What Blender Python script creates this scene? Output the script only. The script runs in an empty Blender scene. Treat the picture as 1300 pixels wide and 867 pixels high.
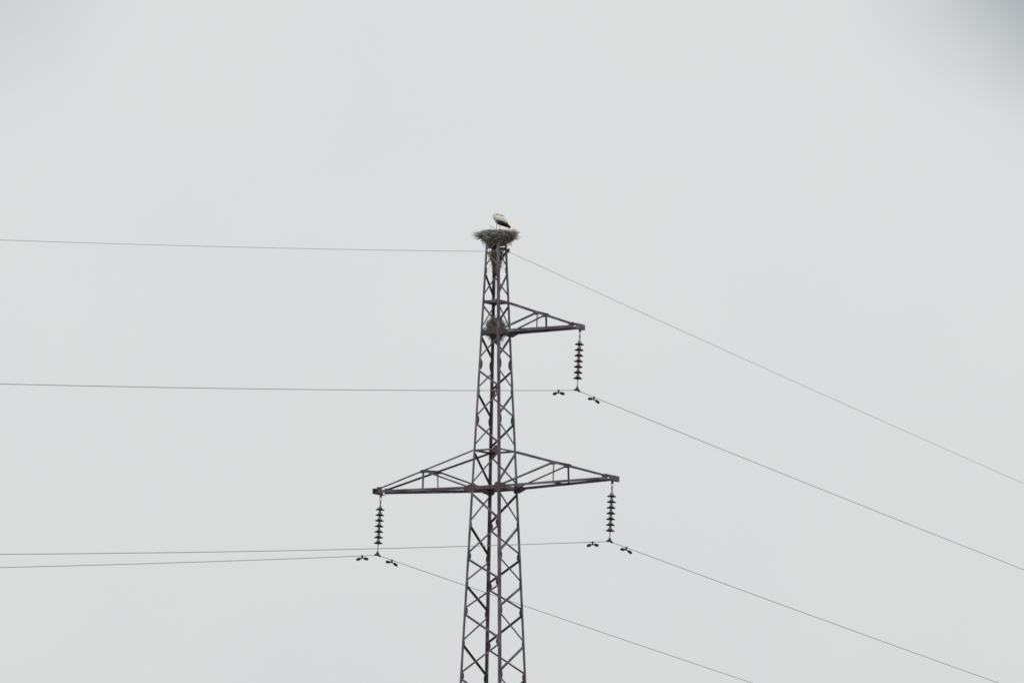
import bpy, bmesh, math, random
from mathutils import Vector, Matrix

random.seed(11)
S = bpy.context.scene
COL = S.collection
R = math.radians

# ------------------------------------------------------------------ camera
cam_d = bpy.data.cameras.new("camera")
cam = bpy.data.objects.new("camera", cam_d)
COL.objects.link(cam)
PITCH, ROLL, FPX = R(8.05), 0.00716, 7640.0
f_ = Vector((0, math.cos(PITCH), math.sin(PITCH)))
r0 = Vector((1, 0, 0))
u0 = Vector((0, -math.sin(PITCH), math.cos(PITCH)))
rt = r0 * math.cos(ROLL) + u0 * math.sin(ROLL)
up = -r0 * math.sin(ROLL) + u0 * math.cos(ROLL)
cam.matrix_world = Matrix(((rt.x, up.x, -f_.x, 0), (rt.y, up.y, -f_.y, 0), (rt.z, up.z, -f_.z, 1.6), (0, 0, 0, 1)))
cam_d.sensor_width = 36.0
cam_d.lens = FPX / 1300 * 36.0
cam_d.clip_start, cam_d.clip_end = 0.5, 20000
S.camera = cam

# ------------------------------------------------------------------ sky: overcast deck over a NISHITA sky
SUN_EL, SUN_AZ = 48, 205
world = bpy.data.worlds.new("World")
S.world = world
world.use_nodes = True
nt = world.node_tree
nt.nodes.clear()
N = nt.nodes.new
def lk(a, b): nt.links.new(a, b)
out = N("ShaderNodeOutputWorld"); bg = N("ShaderNodeBackground")
bg.inputs["Strength"].default_value = 0.1
sky = N("ShaderNodeTexSky"); sky.sky_type = 'NISHITA'; sky.sun_disc = False
sky.sun_elevation = R(SUN_EL); sky.sun_rotation = R(SUN_AZ)
tc = N("ShaderNodeTexCoord")
# broad, faint cloud structure
no = N("ShaderNodeTexNoise"); no.inputs["Scale"].default_value = 16; no.inputs["Detail"].default_value = 7
no.inputs["Roughness"].default_value = 0.55
lk(tc.outputs["Generated"], no.inputs["Vector"])
cr = N("ShaderNodeValToRGB")
cr.color_ramp.elements[0].position = 0.30; cr.color_ramp.elements[0].color = (7.05, 7.25, 7.25, 1)
cr.color_ramp.elements[1].position = 0.70; cr.color_ramp.elements[1].color = (7.32, 7.44, 7.42, 1)
lk(no.outputs["Fac"], cr.inputs["Fac"])
# vignette-like corner darkening painted into the sky: high right, weaker high left
def corner_dim(az, el, r_in, r_out, tone, prev):
    d = Vector((math.sin(R(az)) * math.cos(R(el)), math.cos(R(az)) * math.cos(R(el)), math.sin(R(el))))
    dist = N("ShaderNodeVectorMath"); dist.operation = 'DISTANCE'
    dist.inputs[1].default_value = d
    wob = N("ShaderNodeTexNoise"); wob.inputs["Scale"].default_value = 30; wob.inputs["Detail"].default_value = 3
    lk(tc.outputs["Generated"], wob.inputs["Vector"])
    ad = N("ShaderNodeMath"); ad.operation = 'MULTIPLY_ADD'; ad.inputs[1].default_value = 0.02
    lk(wob.outputs["Fac"], ad.inputs[0])
    lk(tc.outputs["Generated"], dist.inputs[0]); lk(dist.outputs["Value"], ad.inputs[2])
    mr = N("ShaderNodeMapRange"); mr.interpolation_type = 'SMOOTHERSTEP'
    mr.inputs["From Min"].default_value = r_in + 0.01; mr.inputs["From Max"].default_value = r_out + 0.01
    mr.inputs["To Min"].default_value = 1; mr.inputs["To Max"].default_value = 0
    lk(ad.outputs[0], mr.inputs["Value"])
    mx = N("ShaderNodeMix"); mx.data_type = 'RGBA'; mx.blend_type = 'MULTIPLY'
    lk(mr.outputs["Result"], mx.inputs[0]); lk(prev, mx.inputs[6]); mx.inputs[7].default_value = (*tone, 1)
    return mx.outputs[2]
c = corner_dim(5.6, 11.9, 0.002, 0.047, (0.54, 0.58, 0.605), cr.outputs["Color"])
c = corner_dim(-6.1, 12.4, 0.004, 0.056, (0.76, 0.775, 0.82), c)
# the deck greys a little towards the horizon
sp = N("ShaderNodeSeparateXYZ"); lk(tc.outputs["Generated"], sp.inputs[0])
hz = N("ShaderNodeMapRange"); hz.inputs["From Min"].default_value = 0.06; hz.inputs["From Max"].default_value = 0.16
hz.inputs["To Min"].default_value = 0.955; hz.inputs["To Max"].default_value = 1.0
lk(sp.outputs["Z"], hz.inputs["Value"])
hm = N("ShaderNodeVectorMath"); hm.operation = 'SCALE'
lk(c, hm.inputs[0]); lk(hz.outputs["Result"], hm.inputs["Scale"]); c = hm.outputs["Vector"]
mx = N("ShaderNodeMix"); mx.data_type = 'RGBA'; mx.inputs[0].default_value = 0.985
lk(sky.outputs["Color"], mx.inputs[6]); lk(c, mx.inputs[7])
lk(mx.outputs[2], bg.inputs["Color"]); lk(bg.outputs[0], out.inputs["Surface"])

sun_d = bpy.data.lights.new("sun", 'SUN'); sun_d.energy = 0.7; sun_d.angle = R(18); sun_d.color = (1, 0.97, 0.93)
sun = bpy.data.objects.new("sun", sun_d); COL.objects.link(sun)
az, el = R(SUN_AZ), R(SUN_EL)
sdir = Vector((math.sin(az) * math.cos(el), math.cos(az) * math.cos(el), math.sin(el)))
sun.location = sdir * 200
sun.rotation_euler = sdir.to_track_quat('Z', 'Y').to_euler()

S.cycles.filter_width = 1.6
S.cycles.use_denoising = False
vs = S.view_settings
vs.view_transform = 'Standard'; vs.look = 'None'; vs.exposure = 0; vs.gamma = 1; vs.use_curve_mapping = False

# ------------------------------------------------------------------ materials
def mat(name, c1, c2, scale=8.0, rough=0.6, metal=0.0, c3=None, spec=0.5, detail=5.0, stretch=None):
    m = bpy.data.materials.new(name); m.use_nodes = True
    t = m.node_tree; b = t.nodes["Principled BSDF"]
    co = t.nodes.new("ShaderNodeTexCoord"); n = t.nodes.new("ShaderNodeTexNoise")
    n.inputs["Scale"].default_value = scale; n.inputs["Detail"].default_value = detail
    if stretch:
        mp = t.nodes.new("ShaderNodeMapping"); mp.inputs["Scale"].default_value = stretch
        t.links.new(co.outputs["Object"], mp.inputs["Vector"]); t.links.new(mp.outputs["Vector"], n.inputs["Vector"])
    else:
        t.links.new(co.outputs["Object"], n.inputs["Vector"])
    r = t.nodes.new("ShaderNodeValToRGB")
    r.color_ramp.elements[0].position = 0.32; r.color_ramp.elements[0].color = (*c1, 1)
    r.color_ramp.elements[1].position = 0.68; r.color_ramp.elements[1].color = (*c2, 1)
    if c3:
        e = r.color_ramp.elements.new(0.5); e.color = (*c3, 1)
    t.links.new(n.outputs["Fac"], r.inputs["Fac"]); t.links.new(r.outputs["Color"], b.inputs["Base Color"])
    b.inputs["Roughness"].default_value = rough; b.inputs["Metallic"].default_value = metal
    b.inputs["Specular IOR Level"].default_value = spec
    return m

M_steel = mat("weathered steel", (0.066, 0.047, 0.062), (0.220, 0.194, 0.235), 2.6, 0.5, 0.0, (0.130, 0.105, 0.136), 0.45)
M_rust = mat("rusty steel", (0.070, 0.052, 0.054), (0.125, 0.098, 0.100), 3.0, 0.7, 0.0, None, 0.3)
M_galv = mat("galvanised fitting", (0.22, 0.20, 0.225), (0.36, 0.33, 0.36), 20, 0.5, 0.1)
M_porc = mat("brown porcelain", (0.022, 0.013, 0.018), (0.048, 0.030, 0.038), 15, 0.16, 0.0, None, 0.5)
M_iron = mat("dark cast iron", (0.020, 0.018, 0.022), (0.035, 0.032, 0.036), 20, 0.6)
M_alu = mat("aluminium strand", (0.30, 0.30, 0.305), (0.42, 0.42, 0.425), 40, 0.55, 0.0)
M_wire = mat("grey steel strand", (0.38, 0.38, 0.38), (0.48, 0.48, 0.48), 40, 0.6, 0.0)
M_twig = mat("dry twigs", (0.20, 0.175, 0.165), (0.62, 0.59, 0.56), 9, 0.9, 0.0, (0.43, 0.40, 0.38), 0.1)
M_twig2 = mat("old grey brown twigs", (0.13, 0.11, 0.10), (0.34, 0.305, 0.275), 9, 0.9, 0.0, (0.23, 0.20, 0.18), 0.1)
M_core = mat("packed nest litter", (0.09, 0.08, 0.07), (0.22, 0.20, 0.175), 14, 0.95, 0.0, None, 0.05)
M_white = mat("white plumage", (0.72, 0.70, 0.58), (0.86, 0.85, 0.78), 14, 0.85, 0.0, None, 0.1)
M_black = mat("black flight feathers", (0.010, 0.009, 0.010), (0.030, 0.020, 0.018), 12, 0.6, 0.0, None, 0.3, 5, (1, 1, 6))
M_bill = mat("dull red bill", (0.16, 0.05, 0.03), (0.24, 0.08, 0.05), 20, 0.5)
M_sleg = mat("pale pink leg", (0.34, 0.20, 0.16), (0.45, 0.30, 0.25), 20, 0.6)
M_eye = mat("dark eye", (0.01, 0.01, 0.01), (0.02, 0.02, 0.02), 5, 0.2)
M_conc = mat("concrete", (0.26, 0.255, 0.24), (0.36, 0.35, 0.33), 6, 0.9)
M_field = mat("meadow ground", (0.050, 0.060, 0.025), (0.115, 0.10, 0.055), 0.12, 0.95, 0.0, (0.075, 0.085, 0.035), 0.1, 10)
M_grass = mat("meadow grass", (0.050, 0.085, 0.022), (0.12, 0.13, 0.045), 1.5, 0.9, 0.0, None, 0.1)

# ------------------------------------------------------------------ helpers
def finish(name, bm, m, parent=None, smooth=False, loc=None):
    me = bpy.data.meshes.new(name)
    bmesh.ops.recalc_face_normals(bm, faces=bm.faces)
    bm.to_mesh(me); bm.free()
    me.materials.append(m)
    if smooth:
        for p in me.polygons: p.use_smooth = True
    o = bpy.data.objects.new(name, me); COL.objects.link(o)
    if parent: o.parent = parent
    if loc is not None: o.location = loc
    return o
def tag(o, label, cat, group=None):
    o["label"] = label; o["category"] = cat
    if group: o["group"] = group
    return o
def empty(name, loc=(0, 0, 0)):
    o = bpy.data.objects.new(name, None); o.location = loc; o.empty_display_size = 0.2
    COL.objects.link(o); return o
def prism(bm, p, q, prof_p, prof_q=None):
    """closed prism between two profiles (lists of offset vectors)"""
    prof_q = prof_q or prof_p
    a = [bm.verts.new(p + d) for d in prof_p]; b = [bm.verts.new(q + d) for d in prof_q]
    n = len(a)
    for i in range(n): bm.faces.new((a[i], a[(i + 1) % n], b[(i + 1) % n], b[i]))
    bm.faces.new(a[::-1]); bm.faces.new(b)
def angle(bm, p, q, u, v, w, t=0.006, w2=None):
    """rolled steel angle: flange w along u, flange w2 along v, heel on the line p-q"""
    w2 = w2 or w
    prism(bm, p, q, [Vector((0, 0, 0)), u * w, u * w + v * t, u * t + v * t, u * t + v * w2, v * w2])
def slab(bm, c, u, v, n, su, sv, sn):
    """plate centred at c with half sizes along u, v, n"""
    prism(bm, c - n * sn, c + n * sn, [u * su + v * sv, -u * su + v * sv, -u * su - v * sv, u * su - v * sv])
def plate_poly(bm, pts, n, t):
    o = Vector((0, 0, 0))
    prism(bm, o, n * t, [Vector(p) for p in pts])
def tube(bm, pts, rad, sides=6, caps=True):
    pts = [Vector(p) for p in pts]
    rads = rad if isinstance(rad, (list, tuple)) else [rad] * len(pts)
    d = (pts[1] - pts[0]).normalized()
    ref = Vector((0, 0, 1)) if abs(d.z) < 0.9 else Vector((1, 0, 0))
    x = d.cross(ref).normalized()
    rings = []
    for i, p in enumerate(pts):
        if i == 0: d = pts[1] - pts[0]
        elif i == len(pts) - 1: d = pts[-1] - pts[-2]
        else: d = pts[i + 1] - pts[i - 1]
        d.normalize()
        x = (x - d * x.dot(d)).normalized(); y = d.cross(x)
        rr = rads[i]
        if isinstance(rr, tuple): ra, rb = rr
        else: ra = rb = rr
        rings.append([bm.verts.new(p + x * math.cos(2 * math.pi * k / sides) * ra + y * math.sin(2 * math.pi * k / sides) * rb) for k in range(sides)])
    for a, b in zip(rings, rings[1:]):
        for k in range(sides): bm.faces.new((a[k], a[(k + 1) % sides], b[(k + 1) % sides], b[k]))
    if caps:
        bm.faces.new(rings[0][::-1]); bm.faces.new(rings[-1])
def lathe(bm, prof, seg=20):
    """prof: list of (r, z), open profile spun about z"""
    rings = []
    for r_, z in prof:
        if r_ < 1e-5: rings.append([bm.verts.new((0, 0, z))])
        else: rings.append([bm.verts.new((r_ * math.cos(2 * math.pi * k / seg), r_ * math.sin(2 * math.pi * k / seg), z)) for k in range(seg)])
    for a, b in zip(rings, rings[1:]):
        for k in range(seg):
            k2 = (k + 1) % seg
            if len(a) == 1: bm.faces.new((a[0], b[k], b[k2]))
            elif len(b) == 1: bm.faces.new((a[k], a[k2], b[0]))
            else: bm.faces.new((a[k], a[k2], b[k2], b[k]))

# ------------------------------------------------------------------ ground
bm = bmesh.new()
GS, GN = 9000.0, 48
def gh(x, y):
    return 0.0 if math.hypot(x, y - 165) < 40 or math.hypot(x, y) < 30 else 0.25 * math.sin(x * 0.013 + 1) * math.sin(y * 0.011)
xs = [-GS + 2 * GS * i / GN for i in range(GN + 1)]
xs = sorted(set([round(math.copysign(abs(v / GS) ** 2.4 * GS, v), 3) for v in xs]))
grid = [[bm.verts.new((x, y + 100, gh(x, y + 100))) for y in xs] for x in xs]
for i in range(len(xs) - 1):
    for j in range(len(xs) - 1):
        bm.faces.new((grid[i][j], grid[i + 1][j], grid[i + 1][j + 1], grid[i][j + 1]))
g = finish("ground", bm, M_field, None, True); g["kind"] = "structure"

# ------------------------------------------------------------------ pylon
X0, Y0, TH = -0.4532, 165.0, 0.57504
AX = Vector((math.cos(TH), -math.sin(TH), 0))      # along the crossarms, towards the upper arm's side
LX = Vector((math.sin(TH), math.cos(TH), 0))       # along the power line, away
ZX = Vector((0, 0, 1))
AXIS = Vector((X0, Y0, 0))
def half(z): return 0.49605 - 0.037012 * (z - 20)
SG = {'N': AX - LX, 'L': -AX - LX, 'R': AX + LX, 'F': -AX + LX}
def corner(k, z, inset=0.0): return AXIS + SG[k] * (half(z) - inset) + ZX * z
TOP = 27.70

tower = empty("transmission_tower", AXIS)
tag(tower, "tall narrow steel lattice pylon with three crossarms carrying the stork nest", "pylon")
INV = -AXIS
def tpart(name, bm, m, parent=None):
    """world-space mesh parented to the tower (or a part of it)"""
    bmesh.ops.translate(bm, verts=bm.verts, vec=INV)
    return finish(name, bm, m, parent or tower)

NBR = {'N': (-AX, LX), 'L': (AX, LX), 'R': (-AX, -LX), 'F': (AX, -LX)}   # directions of the two flanges of each leg
legs = {}
for k in 'NLRF':
    bm = bmesh.new()
    u, v = NBR[k]
    zc = [(0.35, 0.085), (14.0, 0.074), (20.8, 0.068), (TOP, 0.060)]
    for (za, wa), (zb, wb) in zip(zc, zc[1:]):
        w = wa
        angle(bm, corner(k, za), corner(k, zb), u, v, w, 0.007)
    legs[k] = tpart("leg", bm, M_steel)
    bm = bmesh.new()
    c = corner(k, 0.0)
    slab(bm, Vector((c.x, c.y, 0.13)), AX, LX, ZX, 0.35, 0.35, 0.27)
    slab(bm, Vector((c.x, c.y, 0.42)), AX, LX, ZX, 0.14, 0.14, 0.025)
    tpart("footing", bm, M_conc)

# faces: corners and inward normal
FACES = {'NL': ('N', 'L', LX), 'FL': ('F', 'L', AX), 'NR': ('N', 'R', -AX), 'FR': ('F', 'R', -LX)}
def face_of(a, b):
    for f, (p, q, n) in FACES.items():
        if {a, b} == {p, q}: return n
def brace(a, za, b, zb, w=0.045):
    """diagonal angle on the outside face between corner a at height za and corner b at zb"""
    n = face_of(a, b)
    p, q = corner(a, za), corner(b, zb)
    d = (q - p).normalized()
    p, q = p + d * 0.035 + n * 0.009, q - d * 0.035 + n * 0.009
    u = d.cross(n).normalized()
    if u.z > 0: u = -u                       # web hangs below, outstanding flange along the upper edge
    bm = bmesh.new()
    angle(bm, p - u * w * 0.5, q - u * w * 0.5, u, n, w, 0.005)
    return tpart("brace", bm, M_steel)
def gusset(k, z, other, su, sv, m=None):
    """plate on the face from corner k towards corner other, lapped behind the leg flange"""
    n = face_of(k, other)
    c0 = corner(k, z)
    e = (corner(other, z) - c0).normalized()
    bm = bmesh.new()
    p0 = c0 + n * 0.0005
    v = ZX
    pts = [p0 + e * 0.012 + v * sv, p0 + e * su * 0.75 + v * sv * 0.75, p0 + e * su + v * sv * 0.25,
           p0 + e * su - v * sv * 0.25, p0 + e * su * 0.75 - v * sv * 0.75, p0 + e * 0.012 - v * sv]
    plate_poly(bm, [q + n * 0.0075 for q in pts], n, 0.0012 + 0.006)
    tpart("gusset_plate", bm, m or M_rust, legs[k])

A_SET = (('L', 'F'), ('N', 'L'), ('R', 'N'), ('F', 'R'))
B_SET = (('L', 'N'), ('R', 'F'), ('N', 'R'), ('F', 'L'))
# panel heights (top, bottom) down the mast; the two lattice hands alternate
PAN = [('A', 27.66, 27.50), ('B', 27.46, 27.00), ('A', 26.84, 26.20), ('B', 25.94, 25.29), ('A', 25.05, 24.46), ('B', 24.11, 23.62),
       ('A', 23.47, 22.83), ('B', 22.64, 22.02), ('A', 21.82, 20.97), ('B', 20.69, 19.90), ('A', 19.79, 19.02), ('B', 18.87, 18.26),
       ('A', 18.13, 17.50), ('B', 17.35, 16.61), ('A', 16.50, 15.72), ('B', 15.57, 14.75), ('A', 14.62, 13.75), ('B', 13.60, 12.65),
       ('A', 12.5, 11.3), ('B', 11.1, 9.6), ('A', 9.4, 7.6), ('B', 7.4, 5.3), ('A', 5.1, 2.8), ('B', 2.6, 0.55)]
prev_bot = None
for i, (typ, zt, zb) in enumerate(PAN):
    if i == 0:
        for a, b in A_SET[:2]: brace(a, zt, b, zb, 0.036)
        continue
    w = 0.042 if zt > 25.9 else 0.047 if zt > 21 else 0.052
    if zt < 12: w = 0.06
    for a, b in (A_SET if typ == 'A' else B_SET):
        brace(a, zt, b, zb, w)
    # gussets where this panel's tops meet the panel above's bottoms
    if 1 < i and zt > 13:
        gap = PAN[i - 1][2] - zt
        zm = zt + gap / 2
        fs = {'A': (('L', 'F'), ('N', 'L'), ('R', 'N'), ('F', 'R')), 'B': (('L', 'N'), ('F', 'L'), ('N', 'R'), ('R', 'F'))}[typ]
        big = {25.94: 0, 25.05: 0, 21.82: 0, 20.69: 0}.get(zt, 1)
        if big:
            for k, o in fs:
                gusset(k, zm, o, 0.125 if k in 'LR' else 0.14, min(gap / 2 + 0.07, 0.175))

# horizontal belts at the crossarm levels
def belt(z, w, h, t=0.007):
    for f, (p, q, n) in FACES.items():
        a, b = corner(p, z) , corner(q, z)
        d = (b - a).normalized()
        bm = bmesh.new()
        angle(bm, a + d * 0.012 + n * 0.017 + ZX * h * 0.5, b - d * 0.012 + n * 0.017 + ZX * h * 0.5, -ZX, n, h, t, w)
        tpart("belt_bar", bm, M_steel)
Z_UT, Z_UB, Z_LT, Z_LB = 26.03, 25.17, 21.88, 20.84
belt(Z_UT, 0.06, 0.07); belt(Z_UB, 0.075, 0.095); belt(Z_LT, 0.045, 0.05); belt(Z_LB, 0.075, 0.09)
belt(TOP - 0.06, 0.05, 0.05)
for z, s, h in ((Z_UT, 0.12, 0.08), (Z_UB, 0.17, 0.12), (Z_LT, 0.22, 0.125), (Z_LB, 0.19, 0.155)):
    for k, o in (('N', 'L'), ('F', 'R'), ('L', 'N'), ('R', 'F'), ('R', 'N'), ('L', 'F')):
        if z == Z_LT and k in 'LR': gusset(k, z, o, 0.06, 0.10)
        else: gusset(k, z, o, s if k in 'NF' else s * 0.75, h)

# ---------------- crossarms
def crossarm(sgn, z_top, z_bot, length, tip_w, ztip, cw, tw, nodes=(0.5, 0.5), foot=((0.05, 0.05), (0.05, 0.05)), eye=0.03):
    """bottom chords from two corners to a tip beam, ties from the upper belt, posts and diagonals"""
    ks = ('N', 'R') if sgn > 0 else ('L', 'F')
    out_ = AX * sgn
    hb, ht = half(z_bot), half(z_top)
    tip = AXIS + out_ * length
    ends = {ks[0]: tip - LX * tip_w / 2 + ZX * ztip, ks[1]: tip + LX * tip_w / 2 + ZX * ztip}
    side = {ks[0]: 1.0, ks[1]: -1.0}      # direction (along LX) towards the inside of the arm
    b0 = {k: corner(k, z_bot) for k in ks}; t0 = {k: corner(k, z_top) for k in ks}
    bm = bmesh.new()
    for k in ks:
        s = LX * side[k]
        p, q = b0[k] - s * 0.004 + ZX * cw * 0.5, ends[k] + ZX * cw * 0.5
        angle(bm, p, q, -ZX, s, cw, 0.007, cw * 0.8)
    arm = tpart("crossarm", bm, M_steel)
    tn, bn = {}, {}
    for k, node, (fo, fz) in zip(ks, nodes, foot):
        s = LX * side[k]
        te = ends[k] + ZX * (cw * 0.5 + 0.035) - out_ * 0.10
        p = t0[k] + out_ * 0.01 - s * 0.003
        bm = bmesh.new()
        angle(bm, p + ZX * tw / 2, te + ZX * tw / 2, -ZX, s, tw, 0.005)
        tpart("tie_bar", bm, M_steel, arm)
        tn[k] = p.lerp(te, node); fr = (tn[k] - b0[k]).dot(out_) / (ends[k] - b0[k]).dot(out_); bn[k] = b0[k].lerp(ends[k], fr)
        # diagonal from the foot of the arm to the tie node
        bm = bmesh.new()
        dq = b0[k] + out_ * fo + ZX * fz
        d = (tn[k] - dq).normalized()
        u = d.cross(s).normalized(); u = -u if u.z < 0 else u      # outstanding flange along the lower edge
        angle(bm, dq + s * 0.012 - u * tw * .4, tn[k] + s * 0.012 - u * tw * .4, u, s, tw * 0.95, 0.005)
        tpart("diagonal_bar", bm, M_steel, arm)
        bm = bmesh.new()
        angle(bm, bn[k] + s * 0.014 + ZX * 0.03, tn[k] + s * 0.014, out_, s, tw * 0.8, 0.005)
        tpart("post", bm, M_steel, arm)
        # small plates at the tie node and at the foot
        bm = bmesh.new()
        slab(bm, tn[k] + s * 0.009 - ZX * 0.02, out_, ZX, s, 0.10, 0.045, 0.0025)
        tpart("node_plate", bm, M_rust, arm)
        bm = bmesh.new()
        f0 = b0[k] + s * (-0.010)
        plate_poly(bm, [f0 - out_ * 0.04 + ZX * 0.10, f0 + out_ * 0.10 + ZX * 0.09, f0 + out_ * 0.26 + ZX * 0.02,
                        f0 + out_ * 0.26 - ZX * 0.03, f0 + out_ * 0.05 - ZX * 0.12, f0 - out_ * 0.04 - ZX * 0.10], s, 0.006)
        tpart("foot_plate", bm, M_rust, arm)
    # cross struts between the two sides at mid length, top and bottom, and the plan diagonal
    a, b = ks
    bm = bmesh.new()
    angle(bm, tn[a] + ZX * 0.03, tn[b] + ZX * 0.03, -ZX, out_, tw * 1.3, 0.005)
    tpart("cross_strut", bm, M_steel, arm)
    bm = bmesh.new()
    angle(bm, bn[a], bn[b], -ZX, out_, tw * 0.8, 0.005)
    tpart("cross_strut", bm, M_steel, arm)
    # tip beam across the ends of the chords
    bm = bmesh.new()
    tb = tip + ZX * (ztip + 0.005) + out_ * 0.012
    L2 = tip_w / 2 + 0.06
    prism(bm, tb - LX * L2, tb + LX * L2, [ZX * .075, ZX * .075 + out_ * .085, -ZX * .075 + out_ * .085, -ZX * .075, -ZX * .063, -ZX * .063 + out_ * .073, ZX * .063 + out_ * .073, ZX * .063])
    tpart("tip_beam", bm, M_steel, arm)
    for k in ks:
        bm = bmesh.new()
        c = ends[k] - out_ * 0.09 + ZX * (cw * 0.5 + 0.03)
        slab(bm, c, out_, ZX, LX, 0.085, 0.05, 0.005)
        tpart("tip_plate", bm, M_rust, arm)
    # hanger eye under the tip beam
    bm = bmesh.new()
    slab(bm, tip + ZX * (ztip - 0.10) + out_ * eye, out_, ZX, LX, 0.035, 0.05, 0.006)
    tpart("hanger_plate", bm, M_rust, arm)
    return tip + out_ * eye + ZX * (ztip - 0.13)

H_LR = crossarm(1, Z_LT, Z_LB, 3.80, 0.40, 20.895, 0.068, 0.048, (0.51, 0.545))
H_LL = crossarm(-1, Z_LT, Z_LB, 3.80, 0.40, 20.955, 0.080, 0.048, (0.53, 0.50), ((0.17, 0.05), (0.03, 0.03)), -0.008)
H_UR = crossarm(1, Z_UT, Z_UB, 2.68, 0.36, 25.145, 0.08, 0.050, (0.52, 0.535), eye=0.082)

# earth wire bracket on the mast head
EW = AXIS + AX * 0.40 + ZX * 27.46
bm = bmesh.new()
for k in 'NR':
    c = corner(k, 27.48)
    angle(bm, c, EW + ZX * 0.02, -ZX, LX if k == 'N' else -LX, 0.045, 0.006)
slab(bm, EW - ZX * 0.02, AX, ZX, LX, 0.035, 0.06, 0.008)
tpart("earth_wire_bracket", bm, M_rust)
bm = bmesh.new()
for a, b in (('N', 'F'), ('L', 'R')):
    pa, pb = corner(a, 27.62, .03), corner(b, 27.62, .03)
    dz = 0.0 if a == 'N' else -0.05
    d = (pb - pa).normalized()
    angle(bm, pa + ZX * dz, pb + ZX * dz, -ZX, d.cross(ZX), 0.045, 0.005)
tpart("head_frame", bm, M_steel)

# ------------------------------------------------------------------ insulator strings
SW = 0.0785                                             # swing along the line, towards the near span
def frame_at(loc, tilt):
    """matrix: local x = AX, y = LX, z up, tilted so that the bottom swings to -LX"""
    dn = (-ZX - LX * math.tan(tilt)).normalized()
    z = -dn; x = AX.copy(); y = z.cross(x).normalized(); x = y.cross(z)
    m = Matrix((x, y, z)).transposed().to_4x4(); m.translation = loc
    return m
def make_string(loc, label, LEN):
    root = empty("insulator_string")
    root.matrix_world = frame_at(loc, SW)
    tag(root, label, "insulator", "insulator strings under the crossarms")
    bm = bmesh.new()                                    # shackle and links
    pts = [(0.035 * math.cos(t), 0, -0.045 + 0.045 * math.sin(t)) for t in [R(a) for a in range(-20, 201, 20)]]
    tube(bm, [(0.0, 0, 0.02)] + [(0.026, 0, 0.0), (0.03, 0, -0.06), (0.018, 0, -0.11), (0, 0, -0.115), (-0.018, 0, -0.11), (-0.03, 0, -0.06), (-0.026, 0, 0.0), (0.0, 0, 0.022)], 0.008, 6)
    tube(bm, [(0, 0, -0.105), (0, 0, -0.15), (0, 0, -0.2), (0, 0, -0.245)], [0.022, 0.026, 0.016, 0.02], 8)
    finish("shackle", bm, M_galv, root)
    z = -0.345
    for i in range(7):
        bm = bmesh.new()                                # porcelain shell with ribbed underside
        lathe(bm, [(0.030, 0.012), (0.060, 0.010), (0.100, -0.002), (0.124, -0.018), (0.127, -0.026), (0.121, -0.030), (0.108, -0.022), (0.098, -0.022),
                   (0.094, -0.034), (0.086, -0.034), (0.080, -0.020), (0.068, -0.020), (0.064, -0.036), (0.056, -0.036), (0.050, -0.018), (0.020, -0.018)], 24)
        d = finish("insulator_disc", bm, M_porc, root, True, (0, 0, z))
        bm = bmesh.new()                                # metal cap above and pin below
        lathe(bm, [(0, 0.098), (0.024, 0.098), (0.034, 0.090), (0.042, 0.064), (0.052, 0.040), (0.062, 0.013), (0.0, 0.006)], 16)
        lathe(bm, [(0, -0.012), (0.030, -0.014), (0.026, -0.045), (0.020, -0.064), (0, -0.064)], 12)
        finish("metal_cap", bm, M_galv, d, True, (0, 0, 0))
        z -= 0.158
    zl = z + 0.158
    bm = bmesh.new()
    tube(bm, [(0, 0, zl - 0.05), (0, 0, zl - 0.12), (0, 0, -LEN + 0.06)], [0.016, 0.012, 0.018], 8)
    finish("link_rod", bm, M_galv, root)
    bm = bmesh.new()                                    # boat shaped suspension clamp
    zc = -LEN
    prism(bm, Vector((-0.020, 0, zc)), Vector((0.020, 0, zc)), [Vector((0, -0.14, -0.035)), Vector((0, -0.05, -0.022)), Vector((0, 0.05, -0.022)), Vector((0, 0.14, -0.035)),
          Vector((0, 0.14, 0.0)), Vector((0, 0.05, 0.03)), Vector((0, 0.02, 0.085)), Vector((0, -0.02, 0.085)), Vector((0, -0.05, 0.03)), Vector((0, -0.14, 0.0))])
    finish("suspension_clamp", bm, M_iron, root)
    return root.matrix_world @ Vector((0, 0, -LEN - 0.008))

C_UR = make_string(H_UR, "seven disc insulator string hanging from the short single upper crossarm", 1.640)
C_LR = make_string(H_LR, "seven disc insulator string hanging from the lower crossarm below the upper crossarm", 1.600)
C_LL = make_string(H_LL, "seven disc insulator string on the lower crossarm that has no arm above it", 1.647)

# ------------------------------------------------------------------ conductors (sagging spans to both sides)
CURV_N, CURV_F = 0.00034, 0.00016
SPAN = 300.0
def zrel(t, sn, sf):
    return (sn * t if t < 0 else sf * t) + (CURV_N if t < 0 else CURV_F) * t * t
def make_wire(name, p0, sn, sf, rad, m, label, cat, group=None):
    ts = []
    t = 0.0
    while t < SPAN:
        ts.append(t); t += 0.15 if t < 1.5 else 1.5 if t < 40 else 6
    ts = [-v for v in ts[:0:-1]] + ts
    bm = bmesh.new()
    pts = []
    for t in ts:
        # the clamp rounds the bend over a few centimetres
        z = zrel(t, sn, sf)
        z -= 0.012 * math.exp(-(t / 0.15) ** 2)
        pts.append(LX * t + ZX * z)
    tube(bm, pts, rad, 8)
    o = finish(name, bm, m, None, True, p0)
    tag(o, label, cat, group)
    return o
RC, RE = 0.0082, 0.0056
WIRES = {}
make_wire("conductor", C_UR, 0.1184, -0.1043, RC, M_alu, "power line conductor clipped under the short upper crossarm", "power line", "power line conductors")
make_wire("conductor", C_LR, 0.1147, -0.1025, RC, M_alu, "power line conductor under the lower arm that lies below the upper arm", "power line", "power line conductors")
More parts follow.
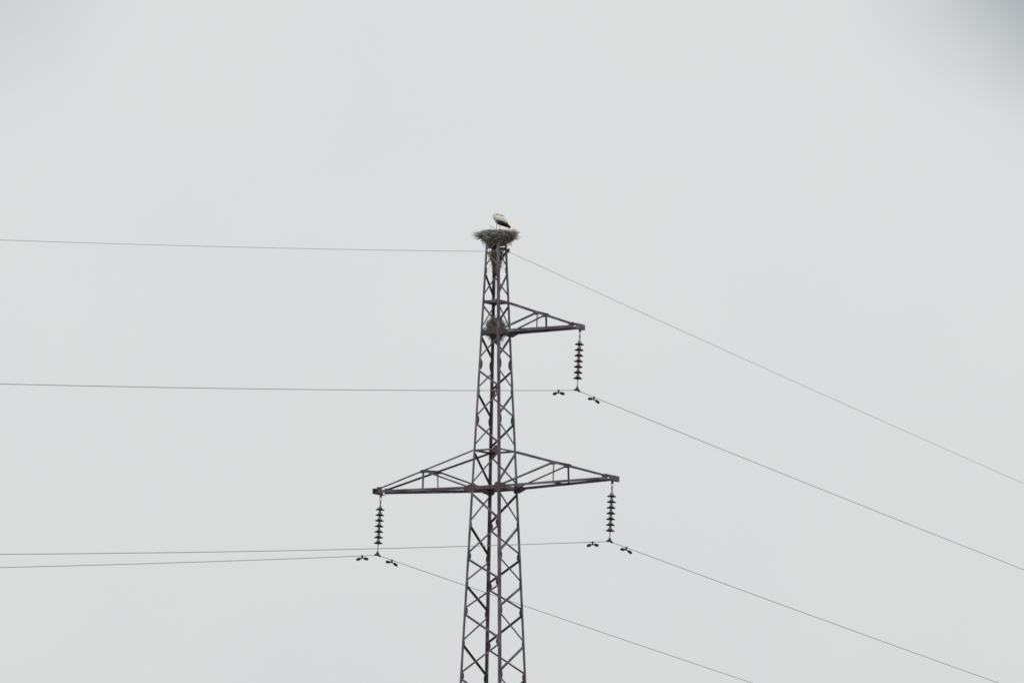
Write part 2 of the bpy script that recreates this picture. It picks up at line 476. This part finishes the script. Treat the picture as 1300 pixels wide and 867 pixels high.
make_wire("conductor", C_LL, 0.1165, -0.1027, RC, M_alu, "lowest power line conductor, under the lower arm with no arm above", "power line", "power line conductors")
make_wire("earth_wire", EW - ZX * 0.045, 0.1305, -0.1163, RE, M_wire, "thin single earth wire fixed to the pylon head below the stork nest", "power line")
SL = {'UR': (C_UR, 0.1184, -0.1043), 'LR': (C_LR, 0.1147, -0.1025), 'LL': (C_LL, 0.1165, -0.1027)}

# ------------------------------------------------------------------ vibration dampers
def make_damper(p0, sn, sf, t, label):
    z = zrel(t, sn, sf); slope = (sn if t < 0 else sf) + 2 * (CURV_N if t < 0 else CURV_F) * t
    d = (LX + ZX * slope).normalized()
    root = empty("vibration_damper")
    x = AX.copy(); zz = x.cross(d).normalized(); x = d.cross(zz)
    m = Matrix((x, d, zz)).transposed().to_4x4(); m.translation = p0 + LX * t + ZX * z
    root.matrix_world = m
    tag(root, label, "damper", "vibration dampers on the conductors")
    bm = bmesh.new()
    prism(bm, Vector((-0.016, 0, 0)), Vector((0.016, 0, 0)), [Vector((0, -0.028, 0.020)), Vector((0, 0.028, 0.020)), Vector((0, 0.020, -0.085)), Vector((0, -0.020, -0.085))])
    finish("clamp", bm, M_iron, root)
    bm = bmesh.new()
    tube(bm, [(0, y, -0.066 - 0.5 * y * y) for y in (-0.18, -0.12, -0.05, 0, 0.05, 0.12, 0.18)], 0.006, 6)
    finish("messenger_cable", bm, M_galv, root)
    for s in (-1, 1):
        bm = bmesh.new()
        tube(bm, [(0, s * 0.100, -0.072), (0, s * 0.108, -0.073), (0, s * 0.17, -0.083), (0, s * 0.248, -0.097), (0, s * 0.258, -0.099)], [0.020, 0.036, 0.040, 0.040, 0.026], 10)
        finish("weight", bm, M_iron, root, True)
for key, where in (('UR', "the short upper arm's conductor"), ('LR', "the conductor below the upper arm's side"), ('LL', "the lowest conductor")):
    p0, sn, sf = SL[key]
    where2 = {'UR': "conductor under the short upper arm", 'LR': "middle conductor", 'LL': "lowest conductor under the lone lower arm"}[key]
    make_damper(p0, sn, sf, {'UR': -0.95, 'LR': -0.87, 'LL': -0.76}[key], "black dumbbell damper on the level side of the " + where2)
    make_damper(p0, sn, sf, {'UR': 0.87, 'LR': 0.87, 'LL': 0.72}[key], "black dumbbell damper on the descending side of the " + where2)

# ------------------------------------------------------------------ nests
def twig(bm, p, d, ln, rad, bend=0.12):
    d = d.normalized()
    k = Vector((random.uniform(-1, 1), random.uniform(-1, 1), random.uniform(-1, 1))) * bend * ln
    tube(bm, [p - d * ln / 2, p + k * 0.5, p + d * ln / 2], [rad, rad * 0.85, rad * 0.45], 4)
def interp(prof, z):
    for (za, ra), (zb, rb) in zip(prof, prof[1:]):
        if za <= z <= zb: return ra + (rb - ra) * (z - za) / (zb - za)
    return prof[-1][1]
def lump(bm, prof, seg, amp, seed):
    rnd = random.Random(seed)
    rings = []
    for z, r_ in prof:
        if r_ < 1e-4: rings.append([bm.verts.new((0, 0, z))]); continue
        rings.append([bm.verts.new(((r_ * (1 + rnd.uniform(-amp, amp))) * math.cos(2 * math.pi * k / seg), (r_ * (1 + rnd.uniform(-amp, amp))) * math.sin(2 * math.pi * k / seg), z + rnd.uniform(-amp, amp) * 0.12)) for k in range(seg)])
    for a, b in zip(rings, rings[1:]):
        for k in range(seg):
            k2 = (k + 1) % seg
            if len(a) == 1: bm.faces.new((a[0], b[k], b[k2]))
            elif len(b) == 1: bm.faces.new((a[k], a[k2], b[0]))
            else: bm.faces.new((a[k], a[k2], b[k2], b[k]))

NZ = 27.70
nest = empty("bird_nest", AXIS + Vector((0.02, 0, NZ)))
tag(nest, "broad flat stork nest of grey sticks on the very top of the pylon", "nest")
bm = bmesh.new()
PROF = [(-0.03, 0.0), (-0.025, 0.20), (0.03, 0.25), (0.09, 0.30), (0.16, 0.35), (0.22, 0.36), (0.255, 0.33), (0.27, 0.22), (0.275, 0.0)]
lump(bm, PROF, 34, 0.10, 3)
finish("nest_cup", bm, M_core, nest)
bm = bmesh.new()
OUT = [(-0.03, 0.25), (0.03, 0.31), (0.09, 0.41), (0.15, 0.49), (0.22, 0.51), (0.27, 0.46), (0.31, 0.38)]
for i in range(1350):
    a = random.uniform(0, 2 * math.pi)
    z = random.choice((random.uniform(-0.03, 0.28), random.uniform(0.08, 0.28)))
    r_ = interp(OUT, z) * random.triangular(0.66, 1.10, 0.82)
    p = Vector((r_ * math.cos(a), r_ * math.sin(a), z + random.gauss(0, 0.012)))
    tang = Vector((-math.sin(a), math.cos(a), random.gauss(0, 0.26)))
    rad_ = Vector((math.cos(a), math.sin(a), 0)) * random.gauss(0, 0.6)
    twig(bm, p, tang + rad_, random.uniform(0.14, 0.42), random.uniform(0.0035, 0.009))
for i in range(420):                                        # rim and bowl lining
    a = random.uniform(0, 2 * math.pi); r_ = 0.48 * math.sqrt(random.random())
    p = Vector((r_ * math.cos(a), r_ * math.sin(a), 0.285 - 0.02 * (r_ / 0.45) ** 2 + random.gauss(0, 0.014)))
    twig(bm, p, Vector((random.gauss(0, 1), random.gauss(0, 1), random.gauss(0, 0.12))), random.uniform(0.15, 0.4), random.uniform(0.003, 0.008))
finish("stick_mass", bm, M_twig, nest)
bm = bmesh.new()
for i in range(230):                                         # loose ends sticking out of the rim
    a = random.uniform(0, 2 * math.pi); z = random.uniform(0.03, 0.29)
    r_ = interp(OUT, z) * 0.98
    p = Vector((r_ * math.cos(a), r_ * math.sin(a), z))
    twig(bm, p, Vector((math.cos(a), math.sin(a), random.gauss(-0.12, 0.3))) + Vector((-math.sin(a), math.cos(a), 0)) * random.gauss(0, 0.6), random.uniform(0.12, 0.36), random.uniform(0.0018, 0.004), 0.2)
for i in range(48):                                         # grass blades trailing down
    a = random.uniform(0, 2 * math.pi)
    p = Vector((0.40 * math.cos(a), 0.40 * math.sin(a), 0.0))
    twig(bm, p, Vector((random.gauss(0, .2), random.gauss(0, .2), -1)), random.uniform(0.15, 0.34), 0.002, 0.15)
tube(bm, [(-0.42, -0.15, 0.20), (-0.55, -0.2, 0.185), (-0.64, -0.22, 0.15)], [0.008, 0.006, 0.003], 5)
for i in range(34):                                         # long sticks poking out on one side
    p = Vector((-0.50 + random.gauss(0, 0.06), -0.1 + random.gauss(0, 0.12), random.uniform(0.10, 0.30)))
    twig(bm, p, Vector((-1, random.gauss(0, 0.5), random.gauss(-0.05, 0.4))), random.uniform(0.2, 0.5), random.uniform(0.002, 0.0045), 0.2)
tube(bm, [(0.40, -0.15, 0.12), (0.52, -0.2, 0.06), (0.58, -0.2, 0.03)], [0.009, 0.007, 0.004], 5)
tube(bm, [(0.42, -0.1, 0.25), (0.55, -0.1, 0.28), (0.60, -0.1, 0.31)], [0.008, 0.006, 0.003], 5)
for i in range(130):                                        # untidy heap on one side of the rim
    p = Vector((0.40 + random.gauss(0, 0.07), -0.1 + random.gauss(0, 0.12), 0.265 + random.gauss(0, 0.028)))
    twig(bm, p, Vector((random.gauss(0, 1), random.gauss(0, 1), random.gauss(0, 0.35))), random.uniform(0.1, 0.26), random.uniform(0.003, 0.006))
finish("loose_twig", bm, M_twig, nest)

def inner_nest(z0, prof, label, n, seed, rtw, tilt=0.35):
    rnd = random.Random(seed)
    o = empty("bird_nest", AXIS + Vector((0, 0, z0)))
    tag(o, label, "nest")
    bm = bmesh.new()
    lump(bm, [(prof[0][0], 0)] + [(z, r_ * 0.72) for z, r_ in prof] + [(prof[-1][0], 0)], 18, 0.12, seed)
    finish("nest_cup", bm, M_core, o)
    bm = bmesh.new()
    for i in range(n):
        a = rnd.uniform(0, 2 * math.pi); z = rnd.uniform(prof[0][0], prof[-1][0])
        r_ = interp(prof, z) * rnd.uniform(0.68, 1.04)
        p = Vector((r_ * math.cos(a), r_ * math.sin(a), z))
        twig(bm, p, Vector((-math.sin(a), math.cos(a), rnd.gauss(0, tilt))) + Vector((rnd.gauss(0, .3), rnd.gauss(0, .3), 0)), rnd.uniform(0.09, 0.26), rnd.uniform(0.003, 0.007))
    for i in range(n // 16):
        a = rnd.uniform(0, 2 * math.pi); z = rnd.uniform(prof[0][0], prof[-1][0])
        r_ = interp(prof, z)
        twig(bm, Vector((r_ * math.cos(a), r_ * math.sin(a), z)), Vector((math.cos(a), math.sin(a), rnd.gauss(0, .5))), rnd.uniform(0.1, 0.3), 0.0025, 0.2)
    for i in range(n // 18):                                # loose ends trailing below
        a = rnd.uniform(0, 2 * math.pi); r_ = rnd.uniform(0.05, 0.26)
        twig(bm, Vector((r_ * math.cos(a), r_ * math.sin(a), prof[0][0] + rnd.uniform(0.0, 0.16))), Vector((rnd.gauss(0, .35), rnd.gauss(0, .35), -1)), rnd.uniform(0.12, 0.32), 0.003, 0.2)
    finish("stick_mass", bm, M_twig2, o)
inner_nest(25.10, [(-0.19, 0.09), (-0.10, 0.13), (-0.02, 0.20), (0.01, 0.335), (0.14, 0.345), (0.27, 0.30), (0.38, 0.24), (0.46, 0.16), (0.49, 0.06)],
           "dome shaped nest of brown sticks wedged inside the pylon beside the upper crossarm", 700, 5, 0.3)
inner_nest(26.92, [(0.0, 0.075), (0.12, 0.11), (0.27, 0.15), (0.38, 0.19), (0.50, 0.215), (0.56, 0.17)],
           "ragged clump of old sticks hanging inside the pylon head under the stork nest", 420, 8, 0.2, 0.8)

# ------------------------------------------------------------------ stork
stork = empty("stork", AXIS + Vector((0.06, -0.10, NZ + 0.305)))
tag(stork, "white stork with black wing feathers standing in the nest, head turned back", "bird")
stork.rotation_euler = (0, 0, R(180 + 14))                 # local +x is the way the breast faces
def loft(bm, path, sides=14): tube(bm, [p[0] for p in path], [p[1] for p in path], sides)
bm = bmesh.new()
loft(bm, [((-0.330, 0, 0.140), (0.030, 0.010)), ((-0.30, 0, 0.160), (0.042, 0.016)), ((-0.25, 0, 0.195), (0.052, 0.036)), ((-0.18, 0, 0.252), (0.080, 0.074)), ((-0.09, 0, 0.310), (0.094, 0.102)),
          ((0.00, 0, 0.346), (0.096, 0.108)), ((0.065, 0, 0.365), (0.084, 0.086)), ((0.105, 0, 0.402), (0.068, 0.074)), ((0.118, 0, 0.434), (0.054, 0.058)), ((0.108, 0, 0.458), (0.042, 0.044)),
          ((0.078, 0, 0.474), (0.040, 0.040)), ((0.040, 0, 0.474), (0.040, 0.040)), ((0.008, 0, 0.464), (0.033, 0.033)), ((-0.014, 0, 0.456), (0.018, 0.018)), ((-0.022, 0, 0.453), (0.008, 0.008))])
body = finish("body", bm, M_white, stork, True)
bm = bmesh.new()
loft(bm, [((-0.008, 0, 0.458), 0.017), ((-0.07, 0, 0.446), 0.014), ((-0.13, 0, 0.432), 0.010), ((-0.185, 0, 0.418), 0.003)], 8)
finish("bill", bm, M_bill, stork, True)
for s in (-1, 1):
    bm = bmesh.new()                                       # folded wing: white coverts
    loft(bm, [((0.09, s * 0.055, 0.365), (0.012, 0.02)), ((0.05, s * 0.080, 0.352), (0.026, 0.060)), ((-0.04, s * 0.090, 0.318), (0.028, 0.070)), ((-0.13, s * 0.084, 0.282), (0.026, 0.060)),
              ((-0.20, s * 0.066, 0.250), (0.022, 0.042)), ((-0.25, s * 0.052, 0.225), (0.010, 0.015))], 12)
    wing = finish("wing", bm, M_white, stork, True)
    bm = bmesh.new()                                       # black flight feathers along the lower edge
    for q in range(9):
        f = q / 8.0
        st = Vector((0.075 - 0.15 * f, s * 0.100, 0.288 - 0.02 * f))
        en = Vector((-0.12 - 0.225 * f, s * (0.090 - 0.045 * f), 0.195 - 0.072 * f + 0.012 * math.sin(q * 2.1)))
        mid = st.lerp(en, 0.5) + Vector((0, s * 0.010, -0.012))
        loft(bm, [(st, (0.010, 0.014)), (mid, (0.012, 0.030)), (st.lerp(en, 0.85), (0.010, 0.026)), (en, (0.004, 0.006))], 8)
    finish("flight_feathers", bm, M_black, wing, True)
    bm = bmesh.new()
    x = 0.045 if s < 0 else -0.03
    tube(bm, [(x - 0.02, s * 0.035, 0.285), (x + 0.012, s * 0.035, 0.135), (x, s * 0.035, 0.0), (x, s * 0.035, -0.01)], [0.013, 0.009, 0.007, 0.009], 8)
    for ang in (-0.5, 0, 0.5, math.pi):
        tube(bm, [(x, s * 0.035, 0.0), (x + 0.03 * math.cos(ang), s * 0.035 + 0.03 * math.sin(ang), 0.004), (x + 0.06 * math.cos(ang), s * 0.035 + 0.06 * math.sin(ang), -0.004)], [0.006, 0.005, 0.003], 6)
    finish("leg", bm, M_sleg, stork, True)
    bm = bmesh.new()
    bmesh.ops.create_uvsphere(bm, u_segments=8, v_segments=6, radius=0.0055)
    finish("eye", bm, M_eye, body, True, (0.030, s * 0.036, 0.474))

# ------------------------------------------------------------------ grass tufts at the foot of the pylon
bm = bmesh.new()
rg = random.Random(4)
for i in range(5200):
    a = rg.uniform(0, 2 * math.pi); r_ = 22 * math.sqrt(rg.random())
    x, y = X0 + r_ * math.cos(a), Y0 + r_ * math.sin(a)
    h = rg.uniform(0.12, 0.42); t = rg.uniform(0, math.pi); w = rg.uniform(0.008, 0.02)
    lean = Vector((rg.gauss(0, 0.25), rg.gauss(0, 0.25), 1)) * h
    c0 = Vector((x, y, -0.01)); e = Vector((math.cos(t), math.sin(t), 0)) * w
    v = [bm.verts.new(c0 - e), bm.verts.new(c0 + e), bm.verts.new(c0 + lean * 0.6 + e * 0.6), bm.verts.new(c0 + lean), bm.verts.new(c0 + lean * 0.6 - e * 0.6)]
    bm.faces.new(v)
gr = finish("grass", bm, M_grass); gr["kind"] = "stuff"
tag(gr, "short meadow grass round the foot of the pylon", "grass")
